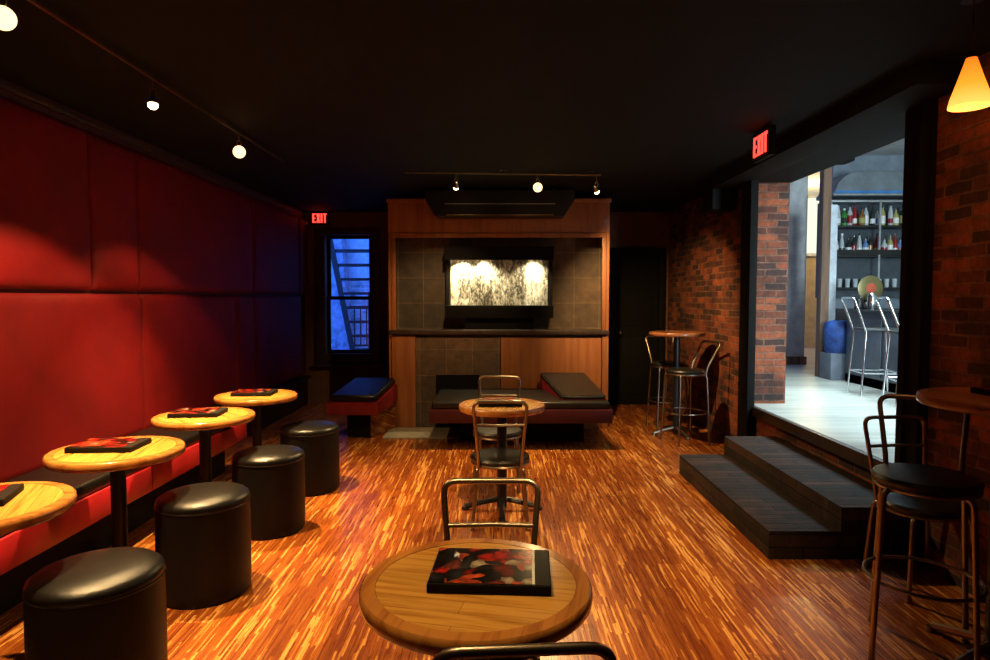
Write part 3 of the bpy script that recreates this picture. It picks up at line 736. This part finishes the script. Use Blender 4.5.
# ---------------- exit signs ----------------
def exit_sign(label, loc, rz, w=.27, h=.17):
    t = thing('exit_sign', label, 'exit sign', loc, rz)
    MB().box(-w / 2, w / 2, 0, .04, -h / 2, h / 2, .004).build('sign_box', 'black_paint', t)
    MB().box(-w / 2 + .01, w / 2 - .01, -.003, -.0005, -h / 2 + .01, h / 2 - .01).build('sign_face', 'exit_back', t)
    lh = h * .70; lw = w * .185; s = lh * .17; gap = w * .045
    tot = lw * 3 + s * 1.1 + gap * 3; x = -tot / 2; z0 = -lh / 2; z1 = lh / 2
    y0, y1 = -.008, -.0035
    def letter(name, shapes):
        b = MB()
        for sh in shapes:
            if sh[0] == 'b': b.box(sh[1], sh[2], y0, y1, sh[3], sh[4])
            else:
                (ax, az), (bx, bz) = sh[1], sh[2]
                b.prism([(ax - s * .6, y0, az), (ax + s * .6, y0, az), (bx + s * .6, y0, bz), (bx - s * .6, y0, bz)], (0, y1 - y0, 0))
        b.build(name, 'exit_red', t)
    letter('letter_e', [('b', x, x + s, z0, z1), ('b', x + s, x + lw, z1 - s * .8, z1), ('b', x + s, x + lw * .9, -s * .4, s * .4), ('b', x + s, x + lw, z0, z0 + s * .8)]); x += lw + gap
    letter('letter_x', [('d', (x + s * .6, z0), (x + lw - s * .6, z1)), ('d', (x + lw - s * .6, z0), (x + s * .6, z1))]); x += lw + gap
    letter('letter_i', [('b', x, x + s * 1.1, z0, z1)]); x += s * 1.1 + gap
    letter('letter_t', [('b', x, x + lw, z1 - s * .8, z1), ('b', x + lw / 2 - s / 2, x + lw / 2 + s / 2, z0, z1 - s * .8)])
    return t
t = exit_sign('red lit EXIT sign above the courtyard window', (-2.46, 8.93, 2.605), 0, .25, .18)
MB().box(-.03, .03, .04, .069, -.03, .03).build('mount', 'black_paint', t)
t = exit_sign('red lit EXIT sign hung from the ceiling near the wide opening', (1.87, 4.6, 2.585), R(-90), .30, .20)
MB().box(-.03, .03, .01, .03, .10, .1145).build('mount', 'black_paint', t)
tag(MB().lathe([(.022, 0), (.022, .02), (.01, .045), (0, .048)], (-2.64, 8.93, 2.53), 16, 'Y').build('emergency_light', 'plaque'), 'tiny pale emergency light left of the EXIT sign over the window', 'light')
tag(MB().box(1.42, 1.50, 8.96, 8.999, 2.50, 2.57, .006).build('smoke_sensor', 'plaque'), 'small pale sensor box high on the dark wall right of the fireplace', 'sensor')

# ---------------- bar room beyond ----------------
FZ = .49; BX = 7.4; BY = 9.35
struct(MB().box(XR + .36, BX + .2, .6, 13.2, FZ - .12, FZ).box(XR + .02, XR + .36, OY0 + .001, OY1 - .001, FZ - .02, FZ).build('floor_bar', 'pale_floor', smooth=0))
struct(MB().box(XR, BX + .2, .6, 13.2, 3.55, 3.7).build('ceiling_bar', 'white_wall', smooth=0))
struct(MB().box(4.85, BX + .2, BY, BY + .12, FZ, 3.55).build('wall_bar_back', plain('grey_blue_wall', (0.22, 0.26, 0.30), .8), smooth=0))
struct(MB().box(2.78, 4.70, 9.78, 9.88, FZ, 3.55).build('wall_bar_left', 'white_wall', smooth=0))
struct(MB().box(2.78, BX + .2, 13.0, 13.2, FZ, 3.55).build('wall_passage', 'tan_wall', smooth=0))
b = MB(); b.box(2.78, 2.95, .60, .80, FZ, 3.55).box(4.15, BX + .2, .60, .80, FZ, 3.55).box(2.95, 4.15, .60, .80, FZ, 1.2).box(2.95, 4.15, .60, .80, 3.1, 3.55)
struct(b.build('wall_bar_front', 'white_wall', smooth=0))
b = MB(); b.box(BX, BX + .2, .6, 13.0, FZ, 3.55)
struct(b.build('wall_bar_right', 'white_wall', smooth=0))
b = MB(); b.box(2.95, 3.01, .70, .83, 1.2, 3.1).box(4.09, 4.15, .70, .83, 1.2, 3.1).box(3.01, 4.09, .70, .83, 3.04, 3.1).box(3.01, 4.09, .70, .83, 1.2, 1.26)
struct(b.build('added_window_frame', 'plaque'))  # invented front window, added as a frame for the unseen area light
b = MB(); b.box(3.08, 3.14, 4.6, 7.2, 3.45, 3.549).box(4.36, 4.42, 4.6, 7.2, 3.45, 3.549).box(3.14, 4.36, 4.6, 4.66, 3.45, 3.549).box(3.14, 4.36, 7.14, 7.2, 3.45, 3.549)
struct(b.build('added_skylight_frame', 'plaque'))  # invented skylight, added as a frame for the overhead area light
struct(MB().box(4.40, 4.702, 9.70, 9.78, FZ, FZ + .12).build('baseboard_bar', 'post_wood'))
tag(MB().box(4.118, 4.222, 8.16, 8.27, FZ, 3.545, .005).build('timber_post', 'post_wood'), 'brown timber post standing floor to ceiling in the bar room', 'post')
tag(MB().box(4.10, 4.36, 7.9, 8.15, 3.17, 3.36, .008).box(4.2, 4.26, 8.0, 8.05, 3.35, 3.549).build('speaker_box', 'black_paint'), 'small black speaker hung in the bar room beside the timber post', 'speaker')
# glowing window at the end of the passage
t = thing('passage_window', 'bright pale window glowing at the end of the bar room passage', 'window', (6.2, 12.99, 2.8))
MB().box(-.6, .55, -.03, -.001, -.4, 1.0 - .3).build('pane', emit('lit_pane', (0.9, 0.95, 0.75), 1.1), t)
MB().box(-.66, -.6, -.05, 0, -.46, .76).box(.55, .61, -.05, 0, -.46, .76).box(-.6, .55, -.05, 0, -.46, -.4).box(-.6, .55, -.05, 0, .7, .76).build('frame', 'plaque', t)
lamp('POINT', 'passage_lamp', (5.6, 11.6, 3.0), None, 90, (1, .75, .35), .1)

# bar counter running away from the camera
t = thing('bar_counter', 'dark bar counter behind the bar room stools', 'bar counter', (4.5, 6.3, FZ))
MB().box(-.27, .3, -2.2, 1.45, .0, .84, .004).build('counter_body', plain('dark_laminate', (0.06, 0.07, 0.09), .35), t)
for k in range(5):
    MB().box(-.285, -.271, -2.15 + k * .72, -1.5 + k * .72, .12, .78, .004).build('front_panel', plain('dark_panel', (0.09, 0.10, 0.12), .4), t)
MB().box(-.36, .36, -2.25, 1.5, .84, .875, .006).build('counter_top', 'black_metal', t)
MB().box(-.27, -.25, -2.2, 1.45, 0, .1).build('kick_board', 'black_paint', t)

# back bar shelving on the end wall
t = thing('bottle_shelves', 'dark framed shelf unit full of bottles on the bar room end wall', 'shelves', (5.45, 9.1, FZ))
f = lambda z: z - FZ
MB().box(-.82, 1.2, .13, .24, f(1.5), f(2.86)).build('back_panel', plain('mirror_back', (0.07, 0.085, 0.10), .3, .3), t)
for z in (1.62, 2.07, 2.48, 2.83):
    MB().box(-.82, 1.2, -.14, .129, f(z), f(z) + .03, .003).build('shelf', 'steel' if z > 2.8 else 'black_metal', t)
for x in (-.83, -.15, .55, 1.17):
    MB().box(x, x + .025, -.15, -.125, 0 if x in (-.83, 1.17) else f(1.6), f(2.86)).build('upright', 'steel', t)
MB().box(-.82, 1.2, -.24, .129, .0, f(1.35), .005).build('lower_cabinet', 'black_metal', t)
MB().box(-.82, 1.2, -.16, -.12, f(2.10), f(2.17)).build('shelf_lip', 'black_metal', t)

def bottle_mats():
    out = {}
    for n, c, r in (('green', (0.06, 0.42, 0.05), .12), ('clear', (0.75, 0.8, 0.8), .08), ('red', (0.42, 0.02, 0.02), .15), ('amber', (0.4, 0.16, 0.03), .12), ('dark', (0.03, 0.04, 0.035), .1), ('yellow', (0.62, 0.58, 0.2), .15), ('blue', (0.25, 0.4, 0.75), .12), ('white', (0.8, 0.8, 0.76), .3)):
        out[n] = plain('bottle_' + n, c, r, noise=.05); out[n].node_tree.nodes['Principled BSDF'].inputs['Transmission Weight'].default_value = .35 if n != 'white' else 0
    return out
BM_ = bottle_mats()
def bottle_proto(color, kind, labelcol):
    t = thing('liquor_bottle', '', 'bottle')
    if kind == 0: pr = [(.030, 0), (.036, .006), (.036, .17), (.028, .20), (.013, .225), (.012, .275), (.014, .28)]
    elif kind == 1: pr = [(.036, 0), (.042, .006), (.042, .13), (.036, .155), (.015, .18), (.014, .235), (.016, .24)]
    else: pr = [(.028, 0), (.032, .005), (.034, .12), (.026, .20), (.014, .255), (.012, .30), (.014, .303)]
    MB().lathe(pr, n=14).build('glass_body', BM_[color], t)
    r = pr[2][0] + .0012; z1 = pr[2][1] * .85
    MB().lathe([(r, .035), (r, z1)], n=14, caps=False).build('paper_label', BM_[labelcol], t)
    h = pr[-1][1]; MB().lathe([(.015, h - .025), (.016, h + .004), (.0, h + .006)], n=10).build('cap', BM_['dark' if labelcol != 'dark' else 'white'], t)
    return t
cols = ['green', 'clear', 'green', 'clear', 'red', 'amber', 'clear', 'dark', 'clear', 'yellow', 'clear', 'yellow', 'dark', 'white', 'clear']
labs = ['white', 'white', 'dark', 'red', 'white', 'yellow', 'white', 'white', 'blue', 'white', 'red', 'white', 'yellow', 'dark', 'white']
cols2 = ['white', 'clear', 'clear', 'dark', 'dark', 'clear', 'blue', 'dark', 'red', 'clear', 'yellow', 'red', 'blue', 'clear', 'amber']
labs2 = ['yellow', 'white', 'dark', 'white', 'red', 'white', 'white', 'amber', 'yellow', 'red', 'white', 'white', 'red', 'blue', 'white']
cache = {}
ordn = ['first', 'second', 'third', 'fourth', 'fifth', 'sixth', 'seventh', 'eighth', 'ninth', 'tenth', 'eleventh', 'twelfth', 'thirteenth', 'fourteenth', 'fifteenth']
for zi, (zz, cc, ll, nm) in enumerate(((2.51, cols, labs, 'upper'), (2.10, cols2, labs2, 'lower'))):
    for k in range(15):
        key = (cc[k], (k * 2 + zi) % 3, ll[k])
        lab = f'{cc[k]} bottle with {ll[k]} label, {ordn[k]} from the left on the {nm} bar shelf'
        loc = (4.70 + k * .082 + random.uniform(-.008, .008), 9.08 + random.uniform(-.03, .03), zz)
        if key in cache: dup(cache[key], loc, random.uniform(0, 6), lab, group=f'bottles on the {nm} bar shelf')
        else:
            o = bottle_proto(*key); o.location = loc; o['label'] = lab; o['group'] = f'bottles on the {nm} bar shelf'; cache[key] = o
# glasses on the low shelf
for k in range(9):
    o = MB().lathe([(.028, 0), (.034, .12), (.031, .12), (.026, .006), (0, .006)], (0, 0, 0), 14, caps=False).build('drinking_glass', BM_['clear'], loc=(4.72 + k * .11, 9.06, 1.65))
    tag(o, f'clear drinking glass, {ordn[k]} from the left under the bottle shelves', 'glass', 'glasses under the bottle shelves')

# curved metal hood above the shelves
t = thing('bar_hood', 'curved grey hood with a blue stripe above the bottle shelves', 'hood', (5.4, 9.05, 2.9))
pts = [(-.78, 0, 0)]
pts = [(-.80, -.2, .0), (1.2, -.2, .0), (1.2, -.2, .33), (-.45, -.2, .33)] + [(-.45 - .33 * math.sin(a), -.2, .33 * math.cos(a)) for a in [R(q) for q in (20, 40, 60, 78)]] + [(-.80, -.2, .05)]
MB().prism(pts, (0, .48, 0), .006).build('hood_body', plain('hood_grey', (0.19, 0.22, 0.24), .4, .3), t)
MB().box(-.78, 1.2, -.215, -.201, .03, .065).build('blue_stripe', 'blue_stripe', t)
MB().box(-.80, 1.2, -.225, -.201, .0, .022).build('steel_edge', 'steel', t)

# brass tray, blue bag, tiled pillar
t = thing('round_gong', 'round brass disc with a red centre standing on the bar counter', 'gong', (4.43, 7.62, FZ + .876))
MB().lathe([(0, .012), (.08, .010), (.14, .004), (.15, .0), (.145, -.012), (0, -.004)], (0, 0, .25), 36, 'Y').build('disc', plain('gong_brass', (0.15, 0.12, 0.045), .4, .6), t)
MB().lathe([(0, .016), (.06, .013), (.06, .0105), (0, .0105)], (0, 0, .25), 24, 'Y').build('centre', plain('gong_red', (0.35, 0.05, 0.02), .4), t)
MB().box(-.09, .09, -.04, .04, 0, .015).tube([(-.08, .01, .012), (-.14, .01, .16)], .006).tube([(.08, .01, .012), (.14, .01, .16)], .006).build('stand', 'black_metal', t)
tag(MB().box(4.30, 4.46, 8.45, 8.60, FZ, 2.72, .004).build('tiled_pillar', plain('white_tile', (0.75, 0.8, 0.85), .15)), 'slim white tiled pillar behind the timber post', 'pillar')
b = MB(); b.lathe([(.15, 0), (.17, .1), (.175, .3), (.15, .38), (.10, .40), (0, .39)], n=22)
for v in b.bm.verts: v.co.x += random.uniform(-.015, .015); v.co.y += random.uniform(-.015, .015); v.co.z += random.uniform(-.01, .01)
t = b.build('laundry_bag', plain('blue_cloth', (0.02, 0.06, 0.25), .7, noise=.35), loc=(4.26, 7.98, FZ + .33)); tag(t, 'crumpled blue bag on a crate beside the end of the bar', 'bag')
tag(MB().box(4.1, 4.42, 7.84, 8.12, FZ, FZ + .33, .01).build('grey_crate', plain('grey_crate', (0.13, 0.14, 0.17), .6)), 'grey crate under the blue bag at the end of the bar', 'crate')
for k, (x, y) in enumerate(((4.32, 7.66), (4.42, 7.72), (4.38, 7.50))):
    o = MB().lathe([(.045, 0), (.05, .01), (.05, .10 + .03 * k), (.03, .13 + .03 * k), (0, .135 + .03 * k)], n=18).build('cocktail_shaker', 'chrome' if k else 'black_metal', loc=(x, y, FZ + .876))
    tag(o, ('dark canister', 'shiny short steel shaker', 'shiny tall steel shaker')[k] + ' at the end of the bar counter', 'shaker')

# bar room stools
def bar_chair(label):
    t = thing('backrest_stool', label, 'bar stool', group='chrome stools at the bar')
    h = .70
    MB().box(-.18, .18, -.18, .17, h - .035, h, .012, 3).build('seat', 'leather_soft', t)
    for sx in (-1, 1):
        MB().tube([(sx * .16, -.15, h - .04), (sx * .19, -.20, 0)], .011).build('leg', 'chrome', t)
        MB().tube([(sx * .17, .16, h - .04), (sx * .19, .20, 0)], .011).build('leg', 'chrome', t)
    MB().tube(fillet([(-.17, .16, h - .03), (-.18, .29, h + .31), (.18, .29, h + .31), (.17, .16, h - .03)], .05), .013).build('back_frame', 'chrome', t)
    MB().tube([(-.18, -.18, .24), (.18, -.18, .24)], .01).tube([(-.18, .185, .24), (.18, .185, .24)], .01).tube([(-.18, -.18, .24), (-.18, .185, .24)], .01).tube([(.18, -.18, .24), (.18, .185, .24)], .01).build('foot_rail', 'chrome', t)
    return t
a = bar_chair('chrome stool with a back at the bar, wholly seen through the opening'); a.location = (3.96, 6.68, FZ); a.rotation_euler.z = R(80)
dup(a, (3.93, 6.02, FZ), R(75), 'chrome stool at the bar partly hidden by the near black post')

for l in [o for o in S.objects if o.type == 'LIGHT']:
    l.data.use_shadow = True
S.cycles.max_bounces = 8
S.cycles.diffuse_bounces = 1
S.cycles.sample_clamp_indirect = 6
